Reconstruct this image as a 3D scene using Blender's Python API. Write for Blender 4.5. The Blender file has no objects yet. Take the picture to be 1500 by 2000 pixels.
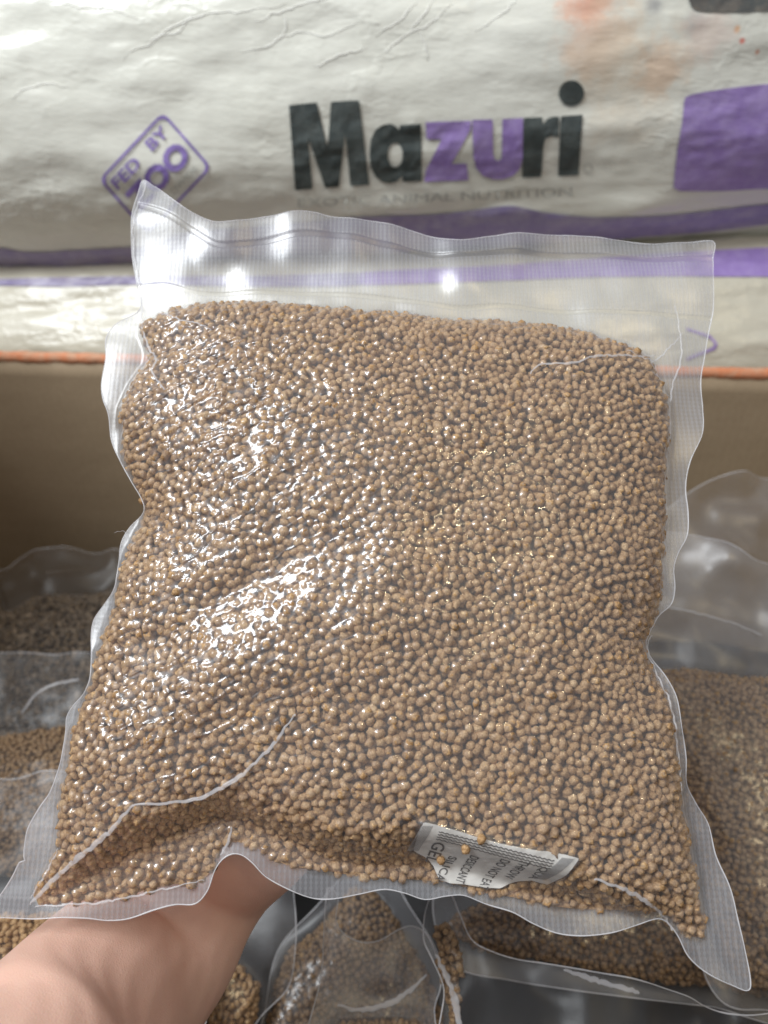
import bpy, math, random
import numpy as np
from mathutils import Vector, Matrix
from mathutils.bvhtree import BVHTree
R = math.radians
random.seed(7); rng = np.random.default_rng(7)
sc = bpy.context.scene
COL = sc.collection

# ------------------------------------------------------------------ camera
PITCH = R(35.0); CAMP = np.array([0.0, 0.0, 0.28]); FPX = 2000 * 26 / 36
cam = bpy.data.cameras.new('camera'); camo = bpy.data.objects.new('camera', cam); COL.objects.link(camo)
cam.sensor_fit = 'VERTICAL'; cam.sensor_height = 36; cam.sensor_width = 27; cam.lens = 26
cam.clip_start = 0.01; cam.clip_end = 50
camo.location = CAMP; camo.rotation_euler = (R(90) - PITCH, 0, 0)
cam.dof.use_dof = True; cam.dof.focus_distance = 0.305; cam.dof.aperture_fstop = 7.5
sc.camera = camo
sc.render.resolution_x = 768; sc.render.resolution_y = 1024
# ------------------------------------------------------------------ world and lamps
w = bpy.data.worlds.new('World'); sc.world = w; w.use_nodes = True
bg = w.node_tree.nodes['Background']; bg.inputs[0].default_value = (0.92, 0.94, 1.0, 1); bg.inputs[1].default_value = 0.38
def area(name, loc, target, sx, sy, power, color):
    l = bpy.data.lights.new(name, 'AREA'); l.shape = 'RECTANGLE'; l.size = sx; l.size_y = sy
    l.energy = power; l.color = color
    o = bpy.data.objects.new(name, l); COL.objects.link(o); o.location = loc
    o.rotation_euler = (Vector(target) - Vector(loc)).to_track_quat('-Z', 'Y').to_euler()
    return o
area('window_light', (-1.22, 0.0, 1.80), (0, .32, .1), 0.9, 0.75, 44, (0.93, 0.97, 1.0))
area('ceiling_light', (0.75, -0.75, 2.1), (0.1, .3, 0), 0.05, 0.20, 4.0, (1.0, 0.80, 0.48))
area('ceiling_light', (0.35, -0.25, 2.2), (0.1, .3, 0), 0.05, 0.12, 1.5, (1.0, 0.80, 0.48))
sc.view_settings.view_transform = 'Standard'; sc.view_settings.look = 'None'
sc.view_settings.exposure = 0.1; sc.view_settings.gamma = 1.0
sc.render.engine = 'CYCLES'
cy = sc.cycles
cy.transparent_max_bounces = 40; cy.max_bounces = 10; cy.diffuse_bounces = 4; cy.glossy_bounces = 4; cy.transmission_bounces = 4
cy.use_denoising = True; cy.caustics_reflective = False; cy.caustics_refractive = False
cy.sample_clamp_indirect = 4.0

# ------------------------------------------------------------------ pixel <-> space helpers (world = camera C + d * ray)
FW = np.array([0, math.cos(PITCH), -math.sin(PITCH)]); UP = np.array([0, math.sin(PITCH), math.cos(PITCH)]); RT = np.array([1.0, 0, 0])
def ray(px, py):
    px = np.asarray(px, float); py = np.asarray(py, float)
    return FW + ((px - 750) / FPX)[..., None] * RT + ((1000 - py) / FPX)[..., None] * UP
def P(px, py, d): return CAMP + ray(px, py) * d

class Frame:                       # a plane in the room: u to the right, v up, w towards the viewer
    def __init__(s, top, bot, skew=0.0):
        a = P(*top); b = P(*bot); s.o = (a + b) / 2
        ev = a - b; ev /= np.linalg.norm(ev)
        eu = RT + skew * FW; eu = eu - ev * eu.dot(ev); eu /= np.linalg.norm(eu)
        n = np.cross(eu, ev); s.eu, s.ev, s.n = eu, ev, n
        s.M = Matrix([[eu[i], ev[i], n[i], s.o[i]] for i in range(3)] + [[0, 0, 0, 1]])
    def uv(s, pts, lift=0.0):
        pts = np.asarray(pts, float); r = ray(pts[:, 0], pts[:, 1])
        t = ((s.o + s.n * lift - CAMP) @ s.n) / (r @ s.n)
        q = CAMP + r * t[:, None] - s.o
        return np.stack([q @ s.eu, q @ s.ev], 1)

# ------------------------------------------------------------------ numeric helpers
def vnoise(x, y, seed=0):
    x = np.asarray(x, float); y = np.asarray(y, float)
    xi = np.floor(x).astype(np.int64); yi = np.floor(y).astype(np.int64); fx = x - xi; fy = y - yi
    def h(a, b):
        n = (a * 374761393 + b * 668265263 + seed * 1442695041) & 0xffffffff
        n = ((n ^ (n >> 13)) * 1274126177) & 0xffffffff
        return ((n ^ (n >> 16)) & 0xffff) / 65535.0
    ux = fx * fx * fx * (fx * (fx * 6 - 15) + 10); uy = fy * fy * fy * (fy * (fy * 6 - 15) + 10)
    a = h(xi, yi); b = h(xi + 1, yi); c = h(xi, yi + 1); d = h(xi + 1, yi + 1)
    return (a + (b - a) * ux) * (1 - uy) + (c + (d - c) * ux) * uy
def fbm(x, y, seed=0, oct=4):
    s = 0; a = 0.5; t = 0
    for i in range(oct):
        s = s + a * vnoise(x * 2**i, y * 2**i, seed + i * 17); t += a; a *= 0.5
    return s / t * 2 - 1
def smooth(e0, e1, x):
    t = np.clip((x - e0) / (e1 - e0), 0, 1); return t * t * (3 - 2 * t)
def spline(pts, step, closed=True):
    p = np.asarray(pts, float); n = len(p); out = []
    rngi = range(n) if closed else range(n - 1)
    for i in rngi:
        if closed: p0, p1, p2, p3 = p[i - 1], p[i], p[(i + 1) % n], p[(i + 2) % n]
        else: p0, p1, p2, p3 = p[max(i - 1, 0)], p[i], p[i + 1], p[min(i + 2, n - 1)]
        k = max(1, int(np.linalg.norm(p2 - p1) / step))
        d1 = (p2 - p0) * .5; d2 = (p3 - p1) * .5
        L = np.linalg.norm(p2 - p1) + 1e-12
        for d in (d1, d2):
            m = np.linalg.norm(d)
            if m > L: d *= L / m
        for j in range(k):
            t = j / k
            out.append((2*t**3-3*t**2+1)*p1 + (t**3-2*t**2+t)*d1 + (-2*t**3+3*t**2)*p2 + (t**3-t**2)*d2)
    if not closed: out.append(p[-1])
    return np.array(out)
def inside(polys, X, Y):           # even-odd test; X (nx,), Y (ny,) -> (ny,nx)
    m = np.zeros((len(Y), len(X)), bool)
    for poly in polys:
        x1, y1 = poly[:, 0], poly[:, 1]; x2, y2 = np.roll(x1, -1), np.roll(y1, -1)
        for r, y in enumerate(Y):
            k = (y1 > y) != (y2 > y)
            if not k.any(): continue
            xs = np.sort(x1[k] + (y - y1[k]) / (y2[k] - y1[k]) * (x2[k] - x1[k]))
            m[r] ^= (np.searchsorted(xs, X) % 2).astype(bool)
    return m
def nearest_on(polys, q):
    best = np.full(len(q), 1e9); res = q.copy()
    for poly in polys:
        a = poly; b = np.roll(poly, -1, 0); ab = b - a; L = (ab**2).sum(1) + 1e-18
        for s in range(0, len(q), 400):
            qq = q[s:s+400]
            t = np.clip(((qq[:, None] - a) * ab).sum(2) / L, 0, 1); pr = a + ab * t[..., None]
            d = ((pr - qq[:, None])**2).sum(2); i = d.argmin(1); dm = d[np.arange(len(qq)), i]
            k = dm < best[s:s+400]
            best[s:s+400][k] = dm[k]; res[s:s+400][k] = pr[np.arange(len(qq)), i][k]
    return res, np.sqrt(best)
def grid_fill(polys, h):           # quads covering the polygons, border vertices moved onto the outline
    allp = np.concatenate(polys); lo = allp.min(0) - h; hi = allp.max(0) + h
    X = np.arange(lo[0], hi[0] + h, h); Y = np.arange(lo[1], hi[1] + h, h)
    c = inside(polys, X[:-1] + h/2, Y[:-1] + h/2)
    use = np.zeros((len(Y), len(X)), bool); full = np.ones_like(use)
    for dy in (0, 1):
        for dx in (0, 1):
            use[dy:dy+c.shape[0], dx:dx+c.shape[1]] |= c
    cp = np.pad(c, 1)
    full = cp[:-1, :-1] & cp[1:, :-1] & cp[:-1, 1:] & cp[1:, 1:]
    idx = -np.ones(use.shape, int); yy, xx = np.nonzero(use); idx[yy, xx] = np.arange(len(yy))
    cyy, cxx = np.nonzero(c)
    quads = np.stack([idx[cyy, cxx], idx[cyy, cxx+1], idx[cyy+1, cxx+1], idx[cyy+1, cxx]], 1)
    v = np.stack([X[xx], Y[yy]], 1); bd = ~full[yy, xx]
    pr, _ = nearest_on(polys, v[bd]); v[bd] = pr
    return v, quads, (X, Y, yy, xx)
def mesh_arr(name, verts, faces, attrs=None, smoothed=True):
    me = bpy.data.meshes.new(name); verts = np.asarray(verts, np.float32); faces = np.asarray(faces, np.int32)
    k = faces.shape[1]
    me.vertices.add(len(verts)); me.vertices.foreach_set('co', verts.ravel())
    me.loops.add(faces.size); me.loops.foreach_set('vertex_index', faces.ravel())
    me.polygons.add(len(faces)); me.polygons.foreach_set('loop_start', np.arange(0, faces.size, k, dtype=np.int32))
    me.update(calc_edges=True); me.validate()
    if smoothed: me.shade_smooth()
    for n, a in (attrs or {}).items():
        at = me.attributes.new(n, 'FLOAT', 'POINT'); at.data.foreach_set('value', np.asarray(a, np.float32))
    return me
def link(name, me, mat=None, parent=None, M=None):
    o = bpy.data.objects.new(name, me); COL.objects.link(o)
    if mat and not me.materials: me.materials.append(mat)
    if parent: o.parent = parent
    if M is not None: o.matrix_local = M
    return o
def tag(o, label=None, cat=None, group=None, kind=None):
    for k, v in (('label', label), ('category', cat), ('group', group), ('kind', kind)):
        if v: o[k] = v
    return o
def empty(name, M):
    o = bpy.data.objects.new(name, None); COL.objects.link(o); o.empty_display_size = .02; o.matrix_world = M; return o
def tube_arr(path, rad, k=6, flat=1.0, nrm=None):
    flat = np.broadcast_to(flat, (len(path),))[:, None, None]   # open tube along a path; flat scales it along nrm
    path = np.asarray(path, float); n = len(path)
    t = np.gradient(path, axis=0); t /= np.linalg.norm(t, axis=1)[:, None] + 1e-12
    nn = np.tile(np.array([0, 0, 1.0]) if nrm is None else nrm, (n, 1))
    s = np.cross(t, nn); s /= np.linalg.norm(s, axis=1)[:, None] + 1e-12; nn = np.cross(s, t)
    r = np.broadcast_to(rad, (n,))
    a = np.arange(k) / k * 2 * math.pi
    v = path[:, None] + s[:, None] * (np.cos(a)[None, :, None] * r[:, None, None]) + nn[:, None] * (np.sin(a)[None, :, None] * r[:, None, None] * flat)
    i = np.arange(n - 1)[:, None] * k; j = np.arange(k)[None]; j2 = (j + 1) % k
    f = np.stack([i + j, i + j2, i + k + j2, i + k + j], 2).reshape(-1, 4)
    return v.reshape(-1, 3), f
def sample(grid, X, Y, u, v):      # bilinear look-up
    h = X[1] - X[0]; fx = np.clip((u - X[0]) / h, 0, len(X) - 1.001); fy = np.clip((v - Y[0]) / h, 0, len(Y) - 1.001)
    i = fx.astype(int); j = fy.astype(int); fx = fx - i; fy = fy - j
    return (grid[j, i] * (1-fx) + grid[j, i+1] * fx) * (1-fy) + (grid[j+1, i] * (1-fx) + grid[j+1, i+1] * fx) * fy

# ------------------------------------------------------------------ materials
class NT:
    def __init__(s, name):
        s.m = bpy.data.materials.new(name); s.m.use_nodes = True; s.t = s.m.node_tree; s.t.nodes.clear()
        s.out = s.n('ShaderNodeOutputMaterial')
    def n(s, typ, **kw):
        nd = s.t.nodes.new(typ)
        for k, v in kw.items(): setattr(nd, k, v)
        return nd
    def set(s, nd, **kw):
        for k, v in kw.items():
            key = int(k[1:]) if k[0] == 'i' and k[1:].isdigit() else k.replace('_', ' ')
            s.put(nd.inputs[key], v)
        return nd
    def put(s, sock, v):
        if isinstance(v, bpy.types.NodeSocket): s.t.links.new(v, sock)
        elif isinstance(v, (tuple, list)) and len(v) == 3 and sock.type == 'RGBA': sock.default_value = (*v, 1)
        else: sock.default_value = v
    def math(s, op, a, b=0.0, c=0.0, clamp=False):
        nd = s.n('ShaderNodeMath', operation=op, use_clamp=clamp)
        for i, v in enumerate((a, b, c)): s.put(nd.inputs[i], v)
        return nd.outputs[0]
    def mix(s, f, a, b, blend='MIX'):
        nd = s.n('ShaderNodeMix', data_type='RGBA', blend_type=blend)
        s.put(nd.inputs[0], f); s.put(nd.inputs[6], a); s.put(nd.inputs[7], b); return nd.outputs[2]
    def noise(s, vec, scale, detail=3, rough=.5, dim='3D'):
        nd = s.n('ShaderNodeTexNoise'); s.put(nd.inputs['Vector'], vec)
        nd.inputs['Scale'].default_value = scale; nd.inputs['Detail'].default_value = detail; nd.inputs['Roughness'].default_value = rough
        return nd.outputs['Fac']
    def ramp(s, f, a, b, lo=0.0, hi=1.0):
        nd = s.n('ShaderNodeMapRange', interpolation_type='SMOOTHSTEP'); s.put(nd.inputs[0], f)
        for i, v in enumerate((a, b, lo, hi)): s.put(nd.inputs[i+1], v)
        return nd.outputs[0]
    def attr(s, name): return s.n('ShaderNodeAttribute', attribute_name=name).outputs['Fac']
    def bump(s, h, dist, strength=1.0, normal=None):
        nd = s.n('ShaderNodeBump'); s.put(nd.inputs['Height'], h); nd.inputs['Distance'].default_value = dist; nd.inputs['Strength'].default_value = strength
        if normal is not None: s.put(nd.inputs['Normal'], normal)
        return nd.outputs[0]
    def obj(s): return s.n('ShaderNodeTexCoord').outputs['Object']
    def pos(s): return s.n('ShaderNodeNewGeometry').outputs['Position']
    def principled(s, **kw):
        b = s.n('ShaderNodeBsdfPrincipled'); s.set(b, **kw); s.t.links.new(b.outputs[0], s.out.inputs[0]); return b
    def scale(s, vec, x, y, z):
        nd = s.n('ShaderNodeMapping'); s.put(nd.inputs[0], vec); nd.inputs['Scale'].default_value = (x, y, z); return nd.outputs[0]

def film_mat(name, milk_fill, milk_seal, ribs=1.0, sheen=.55, refl=.085, tint=(.76, .78, .84), rough=.09, trans=(.97, .97, .97), wrinkle=0.0003):
    n = NT(name); o = n.obj(); sp = n.n('ShaderNodeSeparateXYZ'); n.put(sp.inputs[0], o)
    seal = n.attr('seal'); smoothb = n.attr('band')
    wx = n.math('SINE', n.math('MULTIPLY', sp.outputs[0], 2*math.pi/.0021)); wy = n.math('SINE', n.math('MULTIPLY', sp.outputs[1], 2*math.pi/.0021))
    gridp = n.math('MULTIPLY_ADD', wy, .35, wx)
    big = n.noise(o, 38, 3); wet = n.ramp(n.noise(n.scale(o, 1, .45, 1), 55, 2), .60, .66)   # places where the two films cling together
    rib = n.math('MULTIPLY', n.ramp(gridp, -.2, 1.0, 0, ribs), n.math('SUBTRACT', 1.0, smoothb))
    s1 = n.math('MULTIPLY', n.math('MULTIPLY_ADD', rib, .40, .72), n.math('MULTIPLY_ADD', big, .7, .62))
    s1 = n.math('MULTIPLY', s1, n.math('MULTIPLY_ADD', wet, -.38, 1.0))
    s1 = n.math('MULTIPLY', s1, n.math('MULTIPLY_ADD', smoothb, -.72, 1.0))
    milk = n.math('ADD', n.math('MULTIPLY', n.math('MULTIPLY', seal, s1), milk_seal), n.math('MULTIPLY', n.math('SUBTRACT', 1.0, seal), milk_fill), clamp=True)
    hgt = n.math('MULTIPLY', n.math('MULTIPLY', gridp, seal), n.math('SUBTRACT', 1.0, smoothb))
    b1 = n.bump(hgt, .00005, .14 * ribs)
    b2 = n.bump(n.noise(o, 220, 3, .6), wrinkle, .35, b1)
    tr = n.set(n.n('ShaderNodeBsdfTransparent'), Color=trans)
    df = n.set(n.n('ShaderNodeBsdfDiffuse'), Color=tint, Normal=b2)
    tl = n.set(n.n('ShaderNodeBsdfTranslucent'), Color=tint, Normal=b2)
    mt = n.set(n.n('ShaderNodeMixShader'), i0=.4, i1=df.outputs[0], i2=tl.outputs[0])
    m1 = n.set(n.n('ShaderNodeMixShader'), i0=milk, i1=tr.outputs[0], i2=mt.outputs[0])
    gl = n.set(n.n('ShaderNodeBsdfGlossy'), Color=(1, 1, 1), Roughness=n.math('MULTIPLY_ADD', seal, .24, rough), Normal=b2)
    # Schlick reflectance from |N.I|, the same from both sides of the thin film
    dt = n.n('ShaderNodeVectorMath', operation='DOT_PRODUCT'); n.put(dt.inputs[0], b2); n.put(dt.inputs[1], n.n('ShaderNodeNewGeometry').outputs['Incoming'])
    c5 = n.math('POWER', n.math('SUBTRACT', 1.0, n.math('ABSOLUTE', dt.outputs['Value']), clamp=True), 5.0)
    fr = n.math('MULTIPLY_ADD', c5, .85, refl, clamp=True)
    g2 = n.set(n.n('ShaderNodeBsdfGlossy'), Color=(1, 1, 1), Roughness=.42, Normal=b2); gm = n.set(n.n('ShaderNodeMixShader'), i0=sheen, i1=gl.outputs[0], i2=g2.outputs[0])
    m2 = n.set(n.n('ShaderNodeMixShader'), i0=fr, i1=m1.outputs[0], i2=gm.outputs[0])
    n.t.links.new(m2.outputs[0], n.out.inputs[0]); return n.m
def pellet_mat(name, c0, c1, c2):
    n = NT(name); o = n.pos(); tint = n.math('ADD', n.attr('tint'), n.math('MULTIPLY', n.n('ShaderNodeObjectInfo').outputs['Random'], 0.0))
    col = n.mix(n.ramp(tint, 0, .6), c0, c1); col = n.mix(n.ramp(tint, .6, 1), col, c2)
    sp = n.noise(o, 1200, 3, .7); col = n.mix(n.ramp(sp, .35, .72), n.mix(1.0, col, (.56, .49, .42), 'MULTIPLY'), n.mix(.18, col, (.8, .62, .38)))
    n.principled(Base_Color=col, Roughness=.62, Normal=n.bump(n.noise(o, 900, 4, .65), .0007, .8), **{'Specular_IOR_Level': .35}); return n.m
PEL = pellet_mat('pellet_tan', (.48, .28, .125), (.70, .45, .225), (.88, .63, .36))
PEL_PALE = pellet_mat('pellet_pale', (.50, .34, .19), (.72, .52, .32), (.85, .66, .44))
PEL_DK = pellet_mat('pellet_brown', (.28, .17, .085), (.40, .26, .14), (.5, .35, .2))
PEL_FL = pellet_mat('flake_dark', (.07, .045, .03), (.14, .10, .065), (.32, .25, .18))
FILM = film_mat('clear_film', .085, .27)
FILM_BK = film_mat('clear_film_back', .02, .13)
FILM_DK = film_mat('clear_film_dim', .03, .03, ribs=.35, sheen=.7, rough=.2, wrinkle=.0003, refl=.018)
FILM_HZ = film_mat('clear_film_hazy', .15, .11, ribs=.5, rough=.18, wrinkle=.0003, refl=.06)
FILM_BG = film_mat('clear_film_soft', .06, .075, ribs=.35, rough=.16, wrinkle=.0003, refl=.05)
def simple(name, col, rough=.5, **kw):
    n = NT(name); n.principled(Base_Color=col, Roughness=rough, **kw); return n.m
def edge_mat(nm='film_rim', a=.55):
    n = NT(nm); tr = n.set(n.n('ShaderNodeBsdfTransparent'), Color=(1, 1, 1))
    p = n.set(n.n('ShaderNodeBsdfPrincipled'), Base_Color=(.85, .85, .88), Roughness=.2)
    m = n.set(n.n('ShaderNodeMixShader'), i0=a, i1=tr.outputs[0], i2=p.outputs[0]); n.t.links.new(m.outputs[0], n.out.inputs[0]); return n.m
RIM = edge_mat(); CREASE = edge_mat('film_crease', .30)

# ------------------------------------------------------------------ pellets
def pellet_verts(k=7, seed=0):
    r = np.random.default_rng(seed); h = .92 + .25 * r.random(); v = []
    for z, q in ((-h, .76), (-.4*h, 1.0), (.4*h, 1.02), (h, .72)):
        for i in range(k):
            a = i / k * 2 * math.pi + .2 * z; q2 = q * (1 + .34 * (r.random() - .5)); v.append((q2 * math.cos(a), q2 * math.sin(a), z * (1 + .34 * (r.random() - .5))))
    v.append((0, 0, -h * .80)); v.append((0, 0, h * .74)); f = []
    for j in range(3):
        for i in range(k):
            a, b = j*k+i, j*k+(i+1) % k; f += [(a, b, b+k), (a, b+k, a+k)]
    for i in range(k):
        f.append((4*k, (i+1) % k, i)); f.append((4*k+1, 3*k+i, 3*k+(i+1) % k))
    return np.array(v), np.array(f)
PV = [pellet_verts(6, s) for s in range(8)]
def rand_rot(n):
    q = rng.normal(size=(n, 4)); q /= np.linalg.norm(q, axis=1)[:, None]; w_, x, y, z = q.T
    return np.stack([np.stack([1-2*(y*y+z*z), 2*(x*y-z*w_), 2*(x*z+y*w_)], 1), np.stack([2*(x*y+z*w_), 1-2*(x*x+z*z), 2*(y*z-x*w_)], 1), np.stack([2*(x*z-y*w_), 2*(y*z+x*w_), 1-2*(x*x+y*y)], 1)], 1)
def darts(cand, dmin):
    cell = dmin; H = {}; keep = []
    for i, p in enumerate(cand.tolist()):
        k = (int(p[0] // cell), int(p[1] // cell), int(p[2] // cell)); ok = True
        for a in (-1, 0, 1):
            for b in (-1, 0, 1):
                for c in (-1, 0, 1):
                    for q in H.get((k[0]+a, k[1]+b, k[2]+c), ()):
                        if (q[0]-p[0])**2 + (q[1]-p[1])**2 + (q[2]-p[2])**2 < dmin*dmin: ok = False; break
                    if not ok: break
                if not ok: break
            if not ok: break
        if ok: H.setdefault(k, []).append(p); keep.append(i)
    return np.array(keep, int)

def build_bag(name, label, cat, fr, outer, fill, T, h=.0014, rp=.0018, n_ind=0, mat_p=PEL, film=FILM_BG, film_back=FILM_BG, bands=(), group=None,
              wave=.003, pull=.00005, step=8, seed=0, cut=None, extra_h=None, deform=None, film_extra=None, rim=.00035, hug=1.0, lump=.002, squash=(1, 1, 1), packet=None):
    root = empty(name, fr.M); tag(root, label, cat, group)
    OUT = fr.uv(spline(outer, step)); FIL = fr.uv(spline(fill, step))
    if cut is not None: pass
    hc = .002 if h < .001 else .003
    lo = np.minimum(OUT.min(0), FIL.min(0)) - 3*hc; hi = np.maximum(OUT.max(0), FIL.max(0)) + 3*hc
    X = np.arange(lo[0], hi[0], hc); Y = np.arange(lo[1], hi[1], hc); XX, YY = np.meshgrid(X, Y)
    m = inside([FIL], X, Y)
    phi = np.zeros(m.shape)
    for it in range(2600):
        phi[1:-1, 1:-1] = (phi[:-2, 1:-1] + phi[2:, 1:-1] + phi[1:-1, :-2] + phi[1:-1, 2:] + hc*hc) * .25; phi[~m] = 0
    ph = phi / phi.max(); W = T * ph**.42
    W *= 1 + .5 * lump / T * fbm(XX * 22 + YY * 9, YY * 26 - XX * 10, seed + 3, 3) * 2
    if deform is not None: W = deform(XX, YY, W, m)
    W = np.where(m, np.maximum(W, 0), 0)
    bl = m.astype(float)
    for it in range(40): bl[1:-1, 1:-1] = (bl[:-2, 1:-1] + bl[2:, 1:-1] + bl[1:-1, :-2] + bl[1:-1, 2:]) * .25
    Z = wave * (fbm(XX * 24, YY * 24, seed + 9, 2)) * 1.6 * np.clip(1 - bl * 1.3, 0, 1)
    if extra_h is not None: Z = Z + extra_h(XX, YY)
    # pellets: an outer layer under the film, a second below it
    bx0, by0 = FIL.min(0); bx1, by1 = FIL.max(0); A = (bx1-bx0)*(by1-by0); dmin = rp * 1.63
    PK = fr.uv(spline(packet, step)) if packet is not None else None
    PKB = PK.mean(0) + (PK - PK.mean(0)) * np.array([1.03, 1.07]) if PK is not None else None
    layers = []
    for L in range(2):
        n = int(A / (dmin*dmin) * (8 if L == 0 else 5)); u = rng.uniform(bx0, bx1, n); v = rng.uniform(by0, by1, n)
        ww = sample(W, X, Y, u, v); zz = sample(Z, X, Y, u, v)
        inm = sample(m.astype(float), X, Y, u, v) > .5
        # steep rims: also scatter through the thickness
        z = ww - rp - rng.random(n) * rp * .55 - L * rp * 1.2
        if L == 1: z -= rng.random(n) * rp * .5
        ok = inm & (z > -ww)
        if PK is not None:
            pk = np.array([inside([PKB], np.array([a]), np.array([b]))[0, 0] if (PKB[:, 0].min() < a < PKB[:, 0].max() and PKB[:, 1].min() < b < PKB[:, 1].max()) else False for a, b in zip(u, v)])
            z = np.where(pk, z - .0040, z)
        c = np.stack([u, v, z + zz], 1)[ok]; layers.append(c[darts(c, dmin)])
    # a scatter over the rim of the pillow
    c = np.concatenate(layers); n0 = len(layers[0]); rad = rp * rng.uniform(.86, 1.14, len(c)) * (1 + .0 * c[:, 0])
    # fine film surface
    v2, quads, (gx, gy, yy, xx) = grid_fill([OUT], h)
    H0 = np.full((len(gy), len(gx)), -1.0); GX, GY = np.meshgrid(gx, gy)
    Wf = sample(W, X, Y, GX, GY); Zf = sample(Z, X, Y, GX, GY)
    k = int(np.ceil(rp * 1.35 / h)); gi = ((c[:, 0] - gx[0]) / h).round().astype(int); gj = ((c[:, 1] - gy[0]) / h).round().astype(int)
    top = np.arange(len(c)) < len(c)
    for dj in range(-k, k+1):
        for di in range(-k, k+1):
            i = gi + di; j = gj + dj; ok = (i >= 0) & (i < len(gx)) & (j >= 0) & (j < len(gy))
            i, j = i[ok], j[ok]; cc = c[ok]; r_ = rad[ok] * 1.10 + .0001
            d2 = (gx[i] - cc[:, 0])**2 + (gy[j] - cc[:, 1])**2; s = d2 < r_**2
            np.maximum.at(H0, (j[s], i[s]), cc[s, 2] + np.sqrt(r_[s]**2 - d2[s]))
    if PK is not None:
        pm = inside([PK], gx, gy)
        for it in range(6): pm = pm  # keep crisp
        H0 = np.where(pm, np.maximum(H0, Wf + Zf + .0009), H0)
    base = np.maximum(Wf * .6, 0) + Zf + .00015; lowb = np.maximum(H0, base)
    Hh = np.maximum(lowb, Wf + Zf + (Wf > rp) * rp * .3)
    for it in range(70 if h < .001 else 25):
        av = Hh.copy(); av[1:-1, 1:-1] = (Hh[:-2, 1:-1] + Hh[2:, 1:-1] + Hh[1:-1, :-2] + Hh[1:-1, 2:]) * .25
        Hh = np.maximum(lowb, av - pull * hug)
    Hs = Hh.copy(); Hs[1:-1, 1:-1] = (Hh[:-2, 1:-1] + Hh[2:, 1:-1] + Hh[1:-1, :-2] + Hh[1:-1, 2:]) * .125 + Hh[1:-1, 1:-1] * .5; Hh = Hs + .00005
    if h < .001:
        for it in range(1): Hh[1:-1, 1:-1] = (Hh[:-2, 1:-1] + Hh[2:, 1:-1] + Hh[1:-1, :-2] + Hh[1:-1, 2:]) * .2 + Hh[1:-1, 1:-1] * .2
        Hh = Hh + .00012
    if film_extra is not None: Hh = Hh + film_extra(GX, GY, mfull := sample(m.astype(float), X, Y, GX, GY))
    blf = sample(bl, X, Y, GX, GY); mf = sample(m.astype(float), X, Y, GX, GY)
    seal = 1 - smooth(.2, .9, mf)
    # pressed seal bars: smooth sunken bands
    band = np.zeros_like(Hh)
    for pl, wid in bands:
        q = fr.uv(spline(pl, step, closed=False)); 
        near = np.abs(GY - np.interp(GX, q[np.argsort(q[:, 0]), 0], q[np.argsort(q[:, 0]), 1]))
        b_ = 1 - smooth(wid*.7, wid*1.25, near); b_ *= (GX > q[:, 0].min()) & (GX < q[:, 0].max())
        band = np.maximum(band, b_); Hh = Hh - b_ * .0006
    fz = sample(Hh, gx, gy, v2[:, 0], v2[:, 1])
    me = mesh_arr('front_film', np.column_stack([v2, fz]), quads, {'seal': sample(seal, gx, gy, v2[:, 0], v2[:, 1]), 'band': sample(band, gx, gy, v2[:, 0], v2[:, 1])})
    link('front_film', me, film, root)
    # back film
    vb, qb, _ = grid_fill([OUT], max(.0022, h))
    zb = sample(Z, X, Y, vb[:, 0], vb[:, 1]) - sample(W, X, Y, vb[:, 0], vb[:, 1]) * .85 - .00035 + (.0006 * fbm(vb[:, 0]*300, vb[:, 1]*300, 5, 2)) * sample(m.astype(float), X, Y, vb[:, 0], vb[:, 1])
    link('back_film', mesh_arr('back_film', np.column_stack([vb, zb]), qb[:, ::-1], {'seal': 1 - smooth(.2, .9, sample(m.astype(float), X, Y, vb[:, 0], vb[:, 1])), 'band': np.zeros(len(vb))}), film_back, root)
    # rim
    if rim:
        z = sample(Hh, gx, gy, OUT[:, 0], OUT[:, 1]); pth = np.column_stack([OUT, z]); pth = np.vstack([pth, pth[:1]])
        a, f = tube_arr(pth, rim * (1 + .5 * fbm(np.arange(len(pth)) * .15, 0 * np.arange(len(pth)), 4, 2)), 6)
        link('film_edge', mesh_arr('film_edge', a, f), RIM, root)
    # pellets as meshes
    Rm = rand_rot(len(c)); tint = np.clip(rng.normal(.5, .2, len(c)), 0, 1)
    cw = c @ np.array([fr.eu, fr.ev, fr.n]) + fr.o; rel = cw - CAMP; depth = rel @ FW
    sx = (rel @ RT) / depth * FPX + 750; sy = 1000 - (rel @ UP) / depth * FPX
    inview = (sx > 0) & (sx < 1500) & (sy > 0) & (sy < 2000) & (np.arange(len(c)) < n0)
    order = np.argsort(np.where(inview, -rad / depth * (1 + .0 * depth), 1)); ind = set(order[:n_ind].tolist())
    protos = []
    for s in range(8):
        vv, ff = PV[s]; meshes = []
        for t in range(3):
            me = mesh_arr('pellet', vv * np.array(squash), ff, {'tint': np.full(len(vv), (.3, .5, .75)[t])}); me.materials.append(mat_p); meshes.append(me)
        protos.append(meshes)
    S3 = np.column_stack([rng.uniform(.82, 1.14, len(c)), rng.uniform(.82, 1.14, len(c)), rng.uniform(.78, 1.28, len(c))])
    VV = []; FF = []; TT = []; off = 0
    for s in range(8):
        ids = np.array([i for i in range(s, len(c), 8) if i not in ind])
        if not len(ids): continue
        vv, ff = PV[s]; q = np.einsum('nij,nkj->nki', Rm[ids], (vv * np.array(squash))[None] * S3[ids][:, None]) * rad[ids][:, None, None] + c[ids][:, None]
        VV.append(q.reshape(-1, 3)); FF.append((ff[None] + (np.arange(len(ids)) * len(vv))[:, None, None]).reshape(-1, 3) + off); TT.append(np.repeat(tint[ids], len(vv))); off += len(ids) * len(vv)
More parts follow.
